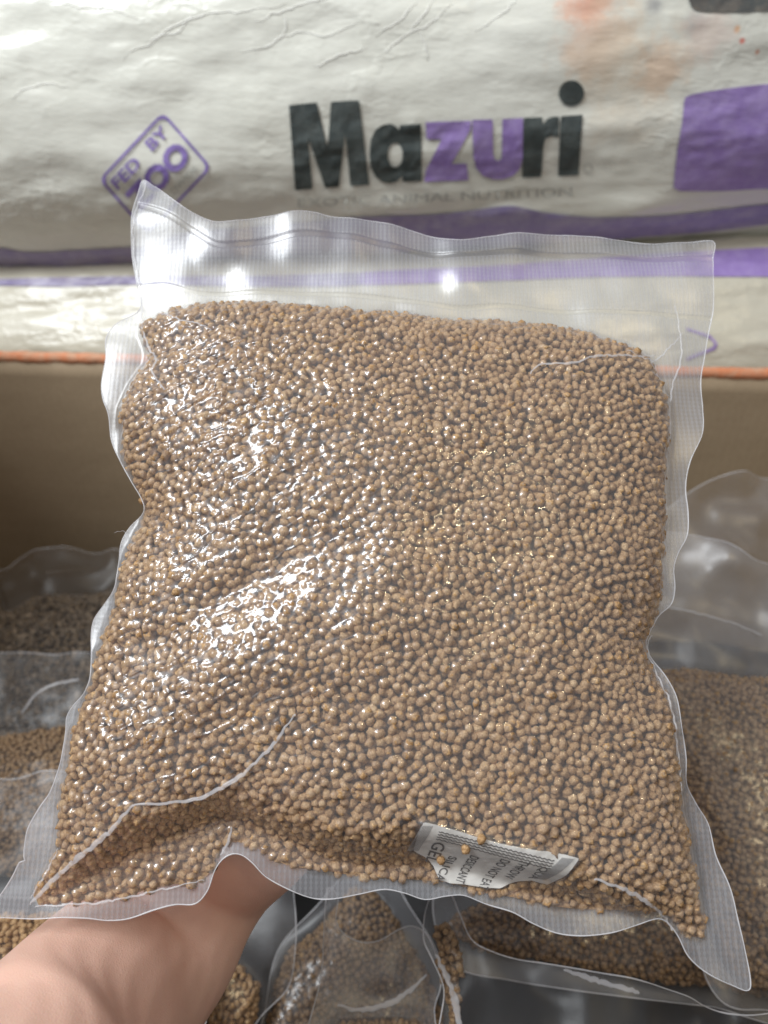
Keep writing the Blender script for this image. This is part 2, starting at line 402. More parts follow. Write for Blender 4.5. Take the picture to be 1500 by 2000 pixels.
    # the unseen inner mass that the outer layers lie on
    vc, qc, _ = grid_fill([FIL], .0025); wc = sample(W, X, Y, vc[:, 0], vc[:, 1]); zc = sample(Z, X, Y, vc[:, 0], vc[:, 1])
    zt = np.maximum(wc - rp * 3.4, -wc * .5) + zc; zl = -wc * .75 + zc
    qt = np.concatenate([qc[:, [0, 1, 2]], qc[:, [0, 2, 3]]])
    VV += [np.column_stack([vc, zt]), np.column_stack([vc, zl])]; FF += [qt + off, qt[:, ::-1] + off + len(vc)]; TT += [np.full(len(vc) * 2, .2)]
    me = mesh_arr('pellets', np.concatenate(VV), np.concatenate(FF), {'tint': np.concatenate(TT)})
    tag(link('pellets', me, mat_p, root), kind='stuff')
    for i in ind:
        o = bpy.data.objects.new('pellet', protos[i % 8][int(min(2, tint[i] * 3))]); COL.objects.link(o); o.parent = root
        S = Rm[i] * (rad[i] * S3[i])[None]; o.matrix_local = Matrix([[*S[0], c[i, 0]], [*S[1], c[i, 1]], [*S[2], c[i, 2]], [0, 0, 0, 1]])
    surf = lambda q: sample(Hh, gx, gy, q[:, 0], q[:, 1])
    return root, surf, (lambda q: sample(W, X, Y, q[:, 0], q[:, 1]) + sample(Z, X, Y, q[:, 0], q[:, 1]))

# ================================================================== SETTING: cardboard box
YAW = R(-3.2)
BOXM = Matrix.Translation((0, .64, 0)) @ Matrix.Rotation(YAW, 4, 'Z')
def card_mat():
    n = NT('cardboard'); o = n.pos()
    c = n.mix(n.noise(n.scale(o, 1, 1, 8), 6, 4), (.35, .265, .17), (.43, .33, .22))
    c = n.mix(n.ramp(n.noise(o, 260, 3, .7), .35, .8, 0, .35), c, (.27, .195, .12))
    wv = n.n('ShaderNodeTexWave', bands_direction='X'); n.put(wv.inputs[0], o); wv.inputs['Scale'].default_value = 42; wv.inputs['Distortion'].default_value = .4
    n.principled(Base_Color=c, Roughness=.75, Normal=n.bump(n.noise(o, 16, 4), .004, .35, n.bump(wv.outputs['Fac'], .0003, .22))); return n.m
CARD = card_mat()
def rimcol():
    n = NT('orange_box_edge'); o = n.pos()
    n.principled(Base_Color=n.mix(n.ramp(n.noise(o, 130, 4, .6), .35, .7), (.72, .27, .13), (.66, .38, .24)), Roughness=.7, Normal=n.bump(n.noise(o, 300, 3), .001)); return n.m
RIMC = rimcol()
def boxmesh(x0, x1, y0, y1, z0, z1, bev=0.0):
    v = [(x, y, z) for x in (x0, x1) for y in (y0, y1) for z in (z0, z1)]
    f = [(0, 1, 3, 2), (4, 6, 7, 5), (0, 4, 5, 1), (2, 3, 7, 6), (0, 2, 6, 4), (1, 5, 7, 3)]
    return np.array(v, float), np.array(f)
box = tag(empty('cardboard_box', BOXM), 'open cardboard box with orange top edge holding the bags of pellets', 'box')
HW, DEP, TH, BZ = .46, .66, .006, -.46
def wall_mesh(nx, nz, f):
    u, v = np.meshgrid(np.linspace(0, 1, nx), np.linspace(0, 1, nz)); pts = f(u.ravel(), v.ravel())
    i = (np.arange(nz-1)[:, None] * nx + np.arange(nx-1)[None]).ravel(); return pts, np.stack([i, i+1, i+nx+1, i+nx], 1)
def panel(nm, a, b):                   # corrugated panel from a to b (xy), thickness outward
    a = np.array(a); b = np.array(b); d = (b - a) / np.linalg.norm(b - a); o_ = np.array([d[1], -d[0]])
    def side(s):
        def f(u, v):
            p = a + (b - a) * u[:, None] + o_ * (s + .003 * fbm(u * 3, v * 2, 3, 2)[:, None] * np.sin(u * math.pi)[:, None])
            return np.column_stack([p, BZ + (-.0035 - BZ) * v])
        return f
    p1, f1 = wall_mesh(60, 30, side(0)); p2, f2 = wall_mesh(60, 30, side(TH)); n = len(p1)
    capt = [(29*60+i, 29*60+i+1, 29*60+i+1+n, 29*60+i+n) for i in range(59)]; e = [(j*60, (j+1)*60, (j+1)*60+n, j*60+n) for j in range(29)] + [(j*60+59, j*60+59+n, (j+1)*60+59+n, (j+1)*60+59) for j in range(29)]
    link(nm, mesh_arr(nm, np.vstack([p1, p2]), np.vstack([f1, f2[:, ::-1] + n, capt, e]), smoothed=False), CARD, box)
    # folded orange edge with a worn, slightly wavy lip
    L = np.linalg.norm(b - a); k = int(L / .004); t = np.linspace(0, 1, k); q = a + (b - a) * t[:, None] + o_ * (TH / 2 + .003 * fbm(t * 3, 0*t + 2, 3, 2)[:, None] * np.sin(t * math.pi)[:, None])
    path = np.column_stack([q, -.0008 + .0007 * fbm(t * 60, 0 * t, 8, 3)]); vv, ff = tube_arr(path, TH * .75 * (1 + .12 * fbm(t * 90, 0*t, 2, 2)), 8, 1.25)
    link('box_edge', mesh_arr('box_edge', vv, ff), RIMC, box)
panel('back_panel', (-HW, 0), (HW, 0))
# panel() pushes thickness towards (d.y,-d.x): for the back wall that is -y, so the others are given in the matching order
panel('side_panel', (HW, -.0), (HW, -DEP)); panel('side_panel', (-HW, -DEP), (-HW, 0)); panel('front_panel', (HW, -DEP), (-HW, -DEP))
vv, ff = boxmesh(-HW - .004, -HW, -DEP + .02, -.06, .0, .21); link('shade_flap', mesh_arr('shade_flap', vv, ff, smoothed=False), CARD, box).rotation_euler = (0, 0, 0)  # unseen upright flap, added to shade the left inside of the box
vv, ff = boxmesh(-HW, HW, -DEP, 0, BZ - .006, BZ); link('bottom_panel', mesh_arr('bottom_panel', vv, ff, smoothed=False), CARD, box)
# ground that the box and the sacks stand on
def floor_mat():
    n = NT('concrete'); o = n.pos(); n.principled(Base_Color=n.mix(n.noise(o, 5, 5, .6), (.16, .155, .15), (.26, .25, .24)), Roughness=.85, Normal=n.bump(n.noise(o, 60, 5), .002)); return n.m
vv, ff = boxmesh(-3, 3, -2.5, 3, BZ - .056, BZ - .008); tag(link('floor', mesh_arr('floor', vv, ff, smoothed=False), floor_mat()), kind='structure')

# black sheet added under the bags, standing in for the deep shade there
def shade_mat():
    n = NT('shade_black'); n.principled(Base_Color=(.006, .006, .007), Roughness=.45, Normal=n.bump(n.noise(n.pos(), 14, 4), .01, .5)); return n.m
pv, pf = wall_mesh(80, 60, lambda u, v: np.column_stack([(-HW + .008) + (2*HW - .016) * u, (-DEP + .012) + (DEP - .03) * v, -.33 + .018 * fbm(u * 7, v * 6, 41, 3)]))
tag(link('shade_sheet', mesh_arr('shade_sheet', pv, pf), shade_mat(), None, BOXM), 'black plastic sheet showing as dark gaps between the bags in the box', 'plastic sheet')

# ================================================================== feed sacks behind the box
def sack_mat(name, prints):
    n = NT(name); o = n.pos()
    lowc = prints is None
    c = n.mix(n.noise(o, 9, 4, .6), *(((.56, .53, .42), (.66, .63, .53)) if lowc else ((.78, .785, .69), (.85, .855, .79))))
    if prints:
        ob = n.obj(); 
        def blob(x, z, r, col, base, amt, sc=40):
            d = n.n('ShaderNodeVectorMath', operation='DISTANCE'); mp = n.scale(ob, 1, 0, 1); n.put(d.inputs[0], mp); d.inputs[1].default_value = (x, 0, z)
            e = n.math('ADD', d.outputs['Value'], n.math('MULTIPLY_ADD', n.noise(ob, sc, 4, .7), r*2.2, -r*1.1))
            return n.mix(n.math('MULTIPLY', n.ramp(e, r*1.2, r*.2), amt), base, col)
        for b in prints: c = blob(b[0], b[1], b[2], b[3], c, b[4])
    wr = n.noise(n.scale(o, .5, 1, 1.6), 34, 5, .62); rid = n.math('ABSOLUTE', n.math('SUBTRACT', n.noise(n.scale(o, .7, 1, 1.5), 13, 4, .6), .5))
    rid = n.ramp(rid, 0, .045, 1, 0)
    rd2 = n.ramp(n.math('ABSOLUTE', n.math('SUBTRACT', n.noise(n.scale(o, .8, 1, 1.3), 30, 3, .55), .5)), 0, .05, 1, 0); rid = n.math('MULTIPLY', n.math('MULTIPLY_ADD', rd2, .35, rid), n.ramp(n.noise(o, 5, 2), .42, .66)); b1 = n.bump(wr, .0025, .6); b2 = n.bump(rid, .0012, .35, b1)
    n.principled(Base_Color=c, Roughness=.30, Normal=b2, **{'Specular_IOR_Level': .6}); return n.m
def print_mat(name, c0, c1, rough=.36):
    n = NT(name); o = n.pos(); c = n.mix(n.ramp(n.noise(o, 60, 5, .7), .3, .75), c0, c1)
    wr = n.noise(n.scale(o, .5, 1, 1.6), 34, 5, .62); rid = n.math('ABSOLUTE', n.math('SUBTRACT', n.noise(n.scale(o, .7, 1, 1.5), 13, 4, .6), .5))
    rid = n.ramp(rid, 0, .045, 1, 0)
    n.principled(Base_Color=c, Roughness=rough, Normal=n.bump(rid, .0006, .25, n.bump(wr, .0022, .5))); return n.m
def make_sack(M, a, b, L, seed, ex=2.35):
    nx, nt = 420, 200; u = np.linspace(-1, 1, nx); t = np.linspace(0, 2*math.pi, nt, endpoint=False) + math.pi/2
    U, Tt = np.meshgrid(u, t); taper = (1 - np.abs(U)**7)**.5 * .97 + .03; taper2 = (1 - np.abs(U)**5)**.5 * .93 + .07
    cs, sn = np.cos(Tt), np.sin(Tt); yb = np.sign(cs) * np.abs(cs)**(2/ex); zb = np.sign(sn) * np.abs(sn)**(2/ex)
    x = U * L; s = Tt * .2
    d = .007 * fbm(x * 5, s * 12, seed, 2) + .0028 * fbm(x * 16 + s * 10, s * 60, seed + 1, 3)
    rg = fbm(x * 14 + s * 30, s * 70 - x * 20, seed + 2, 3); d += .0010 * smooth(-.1, .4, fbm(x*4, s*9, seed+8, 2)) * np.exp(-(rg / .09)**2)
    rg = fbm(x * 30 - s * 30, s * 90 + x * 26, seed + 5, 3); d += .0004 * np.exp(-(rg / .12)**2)
    y = yb * a * taper2 + yb * d; z = zb * b * taper + zb * d
    v = np.stack([x, y, z], 2).reshape(-1, 3); i = np.arange(nt)[:, None] * nx; i2 = ((np.arange(nt) + 1) % nt)[:, None] * nx; j = np.arange(nx-1)[None]
    f = np.stack([i+j, i+j+1, i2+j+1, i2+j], 2).reshape(-1, 4)
    return v, f
def world_pts(M, v):
    A = np.array(M); return v @ A[:3, :3].T + A[:3, 3]
M_UP = Matrix.Translation((0, .878, .204)) @ Matrix.Rotation(YAW*.6, 4, 'Z') @ Matrix.Rotation(R(-3.5), 4, 'Y')
M_LO = Matrix.Translation((.03, .85, -.045)) @ Matrix.Rotation(YAW, 4, 'Z') @ Matrix.Rotation(R(-2.0), 4, 'Y')
M_B1 = Matrix.Translation((-.02, .87, -.29)) @ Matrix.Rotation(YAW, 4, 'Z')
def bl_(px, py, r, col, amt):
    d = ray(px, py); p = Vector(CAMP + d * ((.70 - .04) / d[1] + .06 * max(0, (200-py))/1000)); q = M_UP.inverted() @ p; return (q.x, q.z, r, col, amt)
blot = [bl_(1155, 15, .020, (.85, .38, .24), .75), bl_(1170, 70, .030, (.85, .55, .40), .5), bl_(1200, 110, .035, (.80, .62, .45), .45), bl_(1300, 135, .024, (.85, .50, .30), .55), bl_(1290, 12, .008, (.35, .35, .36), .7), bl_(1370, 48, .010, (.42, .42, .42), .6),
        bl_(1455, 58, .0025, (.85, .45, .2), .8), bl_(1466, 82, .0022, (.8, .2, .15), .9), bl_(1498, 105, .0022, (.6, .3, .2), .9), bl_(1400, 70, .02, (.85, .66, .58), .5), bl_(1250, 160, .05, (.80, .68, .52), .4)]
sacks = []
for nm, M, ab, lab, sd, pr in (('feed_sack', M_UP, (.185, .165, .72), 'upper white plastic feed sack with large dark and purple logo', 21, blot),
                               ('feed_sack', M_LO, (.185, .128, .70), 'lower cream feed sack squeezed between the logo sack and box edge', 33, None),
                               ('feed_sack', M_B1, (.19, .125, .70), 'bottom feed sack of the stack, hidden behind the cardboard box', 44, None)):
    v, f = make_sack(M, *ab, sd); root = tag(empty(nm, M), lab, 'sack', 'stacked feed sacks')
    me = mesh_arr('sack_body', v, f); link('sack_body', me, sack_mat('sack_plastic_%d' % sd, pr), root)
    wv = world_pts(M, v); sacks.append((root, M, BVHTree.FromPolygons(wv.tolist(), f.tolist())))
def project(S, pts, off=.0006):       # lay a flat print on a sack: position and normal from its surface
    root, M, bvh = S; out = np.zeros((len(pts), 3)); Mi = M.inverted(); last = None
    rr = ray(pts[:, 0], pts[:, 1])
    for i, d in enumerate(rr):
        hit = bvh.ray_cast(Vector(CAMP), Vector(d).normalized())
        if hit[0] is None: p = last
        else: p = hit[0] + (hit[1] if hit[1].dot(Vector(d)) < 0 else -hit[1]) * off - Vector(d).normalized() * off
        if p is None: p = Vector(CAMP + d)
        last = p; out[i] = Mi @ p
    return out
DARKP = print_mat('dark_print', (.055, .07, .07), (.11, .13, .125)); PURP = print_mat('purple_print', (.31, .21, .52), (.42, .32, .62)); GREYP = print_mat('faint_grey_print', (.42, .43, .41), (.6, .6, .55))
DPURP = print_mat('violet_print', (.27, .23, .42), (.42, .38, .50))
def print_poly(nm, S, polys, mat, h=3.0, off=.0006, parent=None):
    polys = [np.asarray(p, float) for p in polys]; v, q, _ = grid_fill(polys, h)
    return link(nm, mesh_arr(nm, project(S, v, off), q[:, ::-1]), mat, parent or S[0])
def Z2(*p): return [(500 + x/1.5, 130 + y/1.5) for x, y in p]
def ell(cx, cy, rx, ry, n=36): return [(cx + rx*math.cos(i/n*2*math.pi), cy + ry*math.sin(i/n*2*math.pi)) for i in range(n)]
US, LS = sacks[0], sacks[1]
print_poly('letter', US, [Z2((97,113),(178,105),(210,240),(220,103),(302,99),(332,346),(277,349),(262,190),(243,351),(203,355),(152,205),(166,357),(115,362))], DARKP)
print_poly('letter', US, [Z2((420,172),(483,168),(486,335),(430,337),(429,318),(415,334),(395,341),(370,338),(350,322),(337,295),(332,260),(336,215),(350,185),(372,170),(396,167),(412,176),(421,188)), Z2(*ell(408, 258, 22, 36))], DARKP)
print_poly('letter', US, [Z2((497,163),(630,158),(628,185),(573,285),(617,283),(622,332),(493,337),(497,305),(545,212),(500,213))], PURP)
print_poly('letter', US, [Z2((633,156),(693,154),(694,255),(700,272),(710,276),(720,268),(722,153),(782,150),(781,270),(772,300),(752,320),(725,329),(697,330),(665,320),(645,297),(637,262))], PURP)
print_poly('letter', US, [Z2((784,150),(838,148),(840,170),(852,154),(868,147),(888,146),(886,207),(866,203),(848,210),(842,230),(836,322),(780,325))], DARKP)
print_poly('letter', US, [Z2((893,145),(957,141),(945,318),(885,320))], DARKP)
print_poly('letter_dot', US, [Z2(*ell(924, 78, 37, 38))], DARKP)
print_poly('trademark_ring', US, [Z2(*ell(973, 297, 14, 14)), Z2(*ell(973, 297, 10, 10))], GREYP, 1.2)
# purple panel and bands
print_poly('purple_panel', US, [spline([(1338,190),(1352,184),(1420,173),(1500,164),(1700,150),(1700,380),(1500,368),(1420,372),(1325,372),(1316,366),(1322,300),(1332,240)], 8)], PURP, 5)
print_poly('photo_panel', US, [spline([(1345,0),(1350,14),(1368,22),(1440,24),(1500,22),(1700,20),(1700,-120),(1345,-120)], 8)], print_mat('grey_picture_print', (.06, .075, .08), (.17, .15, .13)), 6)
print_poly('purple_band', US, [spline([(330,462),(520,440),(700,424),(850,418),(940,408),(1000,402),(1060,414),(1160,424),(1300,420),(1500,398),(1700,385),(1700,418),(1500,437),(1380,452),(1250,462),(1000,486),(600,506),(330,512)], 8)], DPURP, 5)
print_poly('purple_band', US, [spline([(-200,486),(0,484),(60,492),(150,488),(280,482),(420,482),(420,516),(250,522),(120,524),(0,520),(-200,522)], 8)], DPURP, 4)
print_poly('purple_band', LS, [spline([(700,534),(960,519),(1150,506),(1280,496),(1500,484),(1700,476),(1700,536),(1500,541),(1300,540),(1150,542),(960,549),(700,556)], 8)], PURP, 4)
print_poly('purple_band', LS, [spline([(-200,546),(0,545),(120,542),(260,540),(520,539),(710,534),(710,556),(520,560),(260,556),(120,560),(0,558),(-200,558)], 8)], DPURP, 3)
print_poly('printed_mark', LS, [[(1340,640),(1388,655),(1401,672),(1397,682),(1340,704),(1340,699),(1392,678),(1396,672),(1385,660),(1340,645)]], PURP, 1.5)
SCREASE = simple('sack_fold', (.88, .88, .83), .25)
def sack_crease(S, pts, rpx):
    q = spline(pts, 4, closed=False); t = np.linspace(0, 1, len(q)); q = q + np.column_stack([fbm(t*12, 0*t+pts[0][0], 2, 3), fbm(t*12, 0*t+pts[0][1], 3, 3)]) * 5
    p = project(S, q, .0001); v, f = tube_arr(p, rpx * .6 * np.sin(np.clip(t, .03, .97) * math.pi) * (1 + .5 * fbm(t*20, 0*t, 4, 2)) + .0002, 8, .5, np.array([0, -1.0, 0]))
    link('crease', mesh_arr('crease', v, f), SCREASE, S[0])
for pts in ([(240,118),(262,95),(290,88),(330,55),(385,32),(470,22),(560,8)], [(285,92),(310,70),(345,62),(380,28)], [(470,105),(520,90),(575,62),(640,68),(700,45)], [(545,78),(560,50),(548,25)], [(612,132),(660,110),(720,92)],
            [(740,112),(790,70),(850,40),(885,5)], [(800,62),(826,30),(850,-5)], [(820,60),(832,95),(835,120)], [(735,70),(775,45),(812,8)], [(500,40),(560,18),(640,-4)], [(120,10),(230,22),(280,40)], [(20,190),(80,165),(140,172)], [(930,60),(990,20),(1010,-10)]):
    sack_crease(US, pts, .00075)
# print set in type
def text_mesh(s, bold=0.0):
    cu = bpy.data.curves.new('type', 'FONT'); cu.body = s; cu.offset = bold; cu.resolution_u = 3; o = bpy.data.objects.new('type', cu); COL.objects.link(o)
    bpy.context.view_layer.update(); me = o.evaluated_get(bpy.context.evaluated_depsgraph_get()).to_mesh()
    v = np.array([p.co[:2] for p in me.vertices]); f = []
    for p in me.polygons:
        q = list(p.vertices)
        for i in range(1, len(q)-1): f.append((q[0], q[i], q[i+1]))
    bpy.data.objects.remove(o); lo = v.min(0); hi = v.max(0)
    return (v - lo) / (hi - lo), np.array(f)
def print_text(nm, S, s, o, ex, ey, mat, bold=.02):      # o = lower-left pixel, ex along the line, ey up the letters
    v, f = text_mesh(s, bold); pts = np.array(o) + v[:, :1] * np.array(ex) + v[:, 1:] * np.array(ey)
    link(nm, mesh_arr(nm, project(S, pts, .0007), f, smoothed=False), mat, S[0])
print_text('slogan', US, 'EXOTIC ANIMAL NUTRITION', (582, 404), (535, -22), (0, -17), GREYP, .0)
e1 = np.array((125, -132)); e2 = np.array((92, 105))
def st(a, b): return tuple(np.array((195, 352)) + e1 * a + e2 * b)
def rrect(i, r=.09):
    p = []; 
    for cx, cy_, a0 in ((r, r, 180), (1-r, r, 270), (1-r, 1-r, 0), (r, 1-r, 90)):
        for k in range(6):
            a = R(a0 + k * 18); x, y = cx + r*math.cos(a), cy_ + r*1.2*math.sin(a); p.append(st(.5 + (x-.5) * (1-i), .5 + (y-.5) * (1 - i*1.3)))
    return p
STP = print_mat('violet_stamp_ink', (.24, .17, .50), (.33, .25, .56))
print_poly('stamp_frame', US, [rrect(0), rrect(.055)], STP, 1.8)
for s, x, y, wd, hh, b in (('FED', .08, .28, .37, .17, .02), ('BY', .63, .26, .27, .17, .02), ('ZOO', .08, .73, .84, .35, .045), ('WORLDWIDE', .14, .90, .74, .09, 0)):
    print_text('stamp_text', US, s, st(x, y), e1 * wd, -e2 * hh, STP if b else GREYP, b)

# ================================================================== the held bag
FM = Frame((750, 450, .372), (750, 1780, .290))
outer = [(275,345),(300,362),(345,400),(385,425),(430,441),(520,430),(590,423),(680,430),(760,441),(840,458),(900,471),(960,461),(1040,455),(1140,460),(1240,472),(1330,478),(1386,481),
 (1388,510),(1390,560),(1392,610),(1388,640),(1380,690),(1371,740),(1373,800),(1369,850),(1348,900),(1340,950),(1345,1000),(1343,1045),(1325,1080),(1316,1110),(1318,1150),(1312,1180),(1284,1205),(1264,1240),(1259,1260),(1272,1285),(1300,1320),(1320,1360),(1330,1420),(1338,1480),(1340,1530),(1360,1570),(1385,1610),(1400,1670),(1425,1730),(1440,1790),(1455,1850),(1467,1932),
 (1430,1925),(1380,1900),(1345,1868),(1325,1830),(1305,1803),(1285,1793),(1240,1805),(1190,1818),(1130,1824),(1085,1820),(1040,1802),(1000,1780),(950,1765),(905,1748),(870,1750),(830,1757),(790,1745),(750,1738),(700,1748),(650,1757),(610,1755),(565,1738),(520,1712),(495,1685),(475,1670),(455,1667),(435,1678),(420,1700),(405,1740),(380,1766),(340,1768),(300,1778),(250,1795),(210,1798),(170,1792),(120,1790),(60,1795),(0,1796),(-40,1797),(-30,1780),
 (0,1742),(20,1712),(34,1686),(46,1682),(44,1674),(45,1655),(52,1620),(75,1580),(100,1545),(120,1490),(130,1430),(132,1400),(145,1378),(170,1350),(180,1320),(178,1280),(175,1240),(180,1210),(200,1180),(225,1145),(232,1100),(238,1060),(255,1030),(284,1000),(278,975),(260,945),(235,900),(218,860),(213,810),(203,780),(200,750),(208,700),(207,660),(222,632),(250,615),(265,606),(272,590),(262,545),(254,490),(258,430),(266,385)]
fill = [(275,635),(310,618),(350,607),(420,605),(470,600),(520,603),(600,610),(700,620),(780,625),(850,635),(950,640),(1050,645),(1120,655),(1180,675),(1240,695),(1265,710),(1280,760),(1295,800),(1300,850),(1290,900),(1288,960),(1290,1040),(1285,1120),(1285,1190),(1275,1220),(1256,1258),(1270,1310),(1295,1350),(1305,1400),(1312,1460),(1315,1530),(1328,1600),(1335,1660),(1350,1690),(1360,1760),(1380,1822),(1375,1832),(1340,1826),(1310,1790),(1270,1772),(1200,1776),(1100,1772),(1000,1752),(950,1745),(880,1725),(800,1718),(700,1712),(620,1698),(560,1690),(500,1655),(455,1645),(425,1665),(400,1715),(330,1730),(260,1745),(200,1757),(130,1760),(70,1758),(62,1748),(100,1695),(125,1640),(122,1580),(140,1520),(150,1450),(170,1380),(190,1330),(195,1290),(215,1230),(235,1170),(245,1100),(265,1050),(287,1000),(270,950),(250,900),(245,850),(245,800),(265,750),(290,715),(295,690),(280,660)]
def uvp(p): return FM.uv(np.array([p]))[0]
def main_deform(XX, YY, W, m):
    # lower face folds back below a long ridge; soft dents where fingers and folds pull
    ridge = FM.uv(spline([(-40,1790),(110,1700),(230,1600),(330,1545),(450,1520),(560,1560),(700,1590),(850,1590),(1000,1640),(1150,1690),(1290,1770),(1420,1850)], 10, closed=False))
    yr = np.interp(XX, ridge[:, 0], ridge[:, 1]); below = np.clip(yr - YY, 0, 1); W = W - .70 * np.minimum(below, .03) * smooth(0, .012, below)
    for (px, py), r, a in (((285, 1000), .03, .007), ((470, 1650), .022, .008), ((330, 1290), .028, .003), ((1250, 1260), .03, .006), ((520, 1180), .03, .0035), ((310, 720), .02, .004), ((1020, 770), .012, .002)):
        u, v = uvp((px, py)); W = W - a * np.exp(-(((XX-u)**2 + (YY-v)**2) / r**2))
    u, v = uvp((400, 1230)); d = ((XX-u)*.55 + (YY-v)*(-.84)); al = ((XX-u)*.84 + (YY-v)*.55)
    W = W - .003 * np.exp(-(d/.010)**2 - (al/.06)**2) + .002 * np.exp(-((d-.022)/.012)**2 - (al/.06)**2)
    return np.where(m, np.maximum(W, .0022 * (W > -1)), 0)
def main_extra(XX, YY):
    u, v = uvp((275, 345)); d = np.hypot(XX - u, YY - v)
    return -.004 * np.exp(-(d/.03)**2) + .0017 * fbm(XX * 50 + YY * 8, YY * 9, 77, 2) * smooth(uvp((700, 640))[1], uvp((700, 560))[1], YY)
def main_wr(GX, GY, mm):              # loose wrinkles of the film, most where it stands off the pellets
    a = GX * .9 + GY * .43; b = -GX * .43 + GY * .9
    u, v = uvp((420, 800)); k = np.exp(-(((GX-u)/.055)**2 + ((GY-v)/.06)**2)); u, v = uvp((300, 1400)); k = np.maximum(k, .7 * np.exp(-(((GX-u)/.05)**2 + ((GY-v)/.035)**2)))
    u, v = uvp((560, 680)); k = np.maximum(k, .8 * np.exp(-(((GX-u)/.07)**2 + ((GY-v)/.022)**2)))
    n1 = fbm(a * 62, b * 190, 31, 3); n2 = fbm(a * 60 + 9, b * 120, 35, 2)
    return mm * ((.00012 + .0007 * k) * np.exp(-(n1 / .12)**2) + (.00022 + .0004 * k) * n2 + .00012 * fbm(a * 260, b * 420, 39, 2) * (.5 + k))
packet = [(822,1592),(960,1630),(1108,1660),(1088,1692),(1064,1722),(1032,1712),(1010,1716),(975,1733),(905,1725),(858,1718),(846,1690),(832,1672),(806,1655),(812,1620)]
b1 = [(268,400),(330,425),(380,455),(430,483),(500,474),(600,463),(700,470),(800,488),(900,503),(1000,492),(1150,497),(1250,507),(1388,512)]
b2 = [(262,550),(320,552),(380,568),(480,570),(600,571),(700,577),(800,590),(900,604),(1000,598),(1150,610),(1250,618),(1390,622)]
b3 = [(262,543),(600,565),(800,583),(1390,614)]
bag, surf, wsurf = build_bag('vacuum_bag', 'clear vacuum sealed bag of tan pellets held up by a hand', 'bag', FM, outer, fill, .031, h=.00042, rp=.00172, n_ind=300,
    film=FILM, film_back=FILM_BK, bands=[(b1, .0016), (b2, .0011)], wave=.0035, pull=.000018, film_extra=main_wr, seed=3, deform=main_deform, extra_h=main_extra, rim=.00024, packet=packet, step=6, lump=.003)
HELD = (bag, surf, FM)
def crease(pts, wid, name='crease', lift=.0003, bag=None, surf=None, FM=None):
    bag = bag or HELD[0]; surf = surf or HELD[1]; FM = FM or HELD[2]
    q = FM.uv(spline(pts, 5, closed=False)); z = surf(q)
    for _ in range(10): z[1:-1] = (z[:-2] + z[2:]) * .25 + z[1:-1] * .5
    z = np.maximum(z, surf(q) - .0003) + lift; t = np.linspace(0, 1, len(q)); r = wid * (.25 + .75 * np.sin(np.clip(t, .02, .98) * math.pi)**.5) * (1 + .45 * fbm(t * 14, t * 0 + wid * 1e5, 6, 3))
    q = q + np.column_stack([fbm(t*30, 0*t, 2, 2), fbm(t*30, 0*t+9, 3, 2)]) * .0006
    v, f = tube_arr(np.column_stack([q, z]), r * 1.0, 8, .5); link(name, mesh_arr(name, v, f), CREASE, bag)
for pts, wd in (([(60,1765),(110,1718),(170,1668),(230,1622),(262,1590),(290,1562)], .0011), ([(290,1562),(350,1558),(400,1552),(450,1530),(490,1505),(540,1460),(592,1395)], .0008),
                ([(1020,768),(1040,750),(1095,748),(1140,730),(1200,720),(1240,714),(1280,696)], .0006), ([(1140,1700),(1200,1722),(1255,1755),(1290,1785),(1312,1815)], .0008),
                ([(278,640),(298,690),(318,722),(311,742),(325,770),(345,795)], .0006), ([(310,617),(360,648),(400,662),(430,682)], .0004), ([(432,1668),(448,1640),(456,1612)], .0006),
                ([(62,1752),(100,1700),(130,1650)], .0004), ([(70,1770),(130,1764),(200,1760),(330,1734),(400,1718)], .0004), ([(285,350),(262,430),(258,490),(270,560),(276,620),(280,640)], .0005),
                ([(1316,600),(1330,690),(1310,760),(1300,840),(1296,900)], .0004), ([(1210,705),(1265,715),(1335,650)], .0003), ([(225,1040),(245,1040),(262,1090)], .0001),
                ([(1275,1240),(1262,1265),(1278,1310),(1300,1370),(1312,1450),(1318,1540)], .0004)): crease(pts, wd)

# desiccant packet lying against the inside of the film
def paper_mat():
    n = NT('packet_paper'); o = n.obj(); n.principled(Base_Color=n.mix(n.noise(o, 240, 4), (.76, .74, .69), (.88, .86, .81)), Roughness=.6, Normal=n.bump(n.noise(o, 120, 3), .002, .6)); return n.m
PAPER = paper_mat(); CRIMP = simple('crimp_grey', (.40, .39, .38), .7); INK = simple('grey_ink', (.10, .095, .09), .7)
proot = tag(empty('desiccant_packet', FM.M), 'white paper desiccant packet with grey print inside the held bag', 'packet')
def pz(q, off): return wsurf(q) - .0001 + .0006 * fbm(q[:, 0]*140, q[:, 1]*140, 3, 2) + off
v, q, _ = grid_fill([FM.uv(spline(packet, 20))], .0008)
for nm, off in (('paper', 0.0),): link(nm, mesh_arr(nm, np.vstack([np.column_stack([v, pz(v, 0)]), np.column_stack([v, pz(v, -.0014)])]), np.vstack([q, q[:, ::-1] + len(v)])), PAPER, proot)
def packet_text(s, o, ex, ey, bold=.012):
    tv, tf = text_mesh(s, bold); p = FM.uv(np.array(o) + tv[:, :1] * np.array(ex) + tv[:, 1:] * np.array(ey)); link('printed_text', mesh_arr('printed_text', np.column_stack([p, pz(p, .00025)]), tf, smoothed=False), INK, proot)
for s, o, ex, ey in (('GEL', (842,1630), (-13, 50), (24, 7)), ('SILICA', (874,1664), (-26, 52), (16, 4)), ('DESICCANT', (912,1659), (-24, 60), (17, 5)), ('DO NOT EAT', (966,1662), (-34, 70), (18, 5)), ('THROW', (1001,1662), (-22, 46), (18, 5)), ('QUA', (1036,1674), (-16, 30), (18, 5))):
    packet_text(s, o, ex, ey)
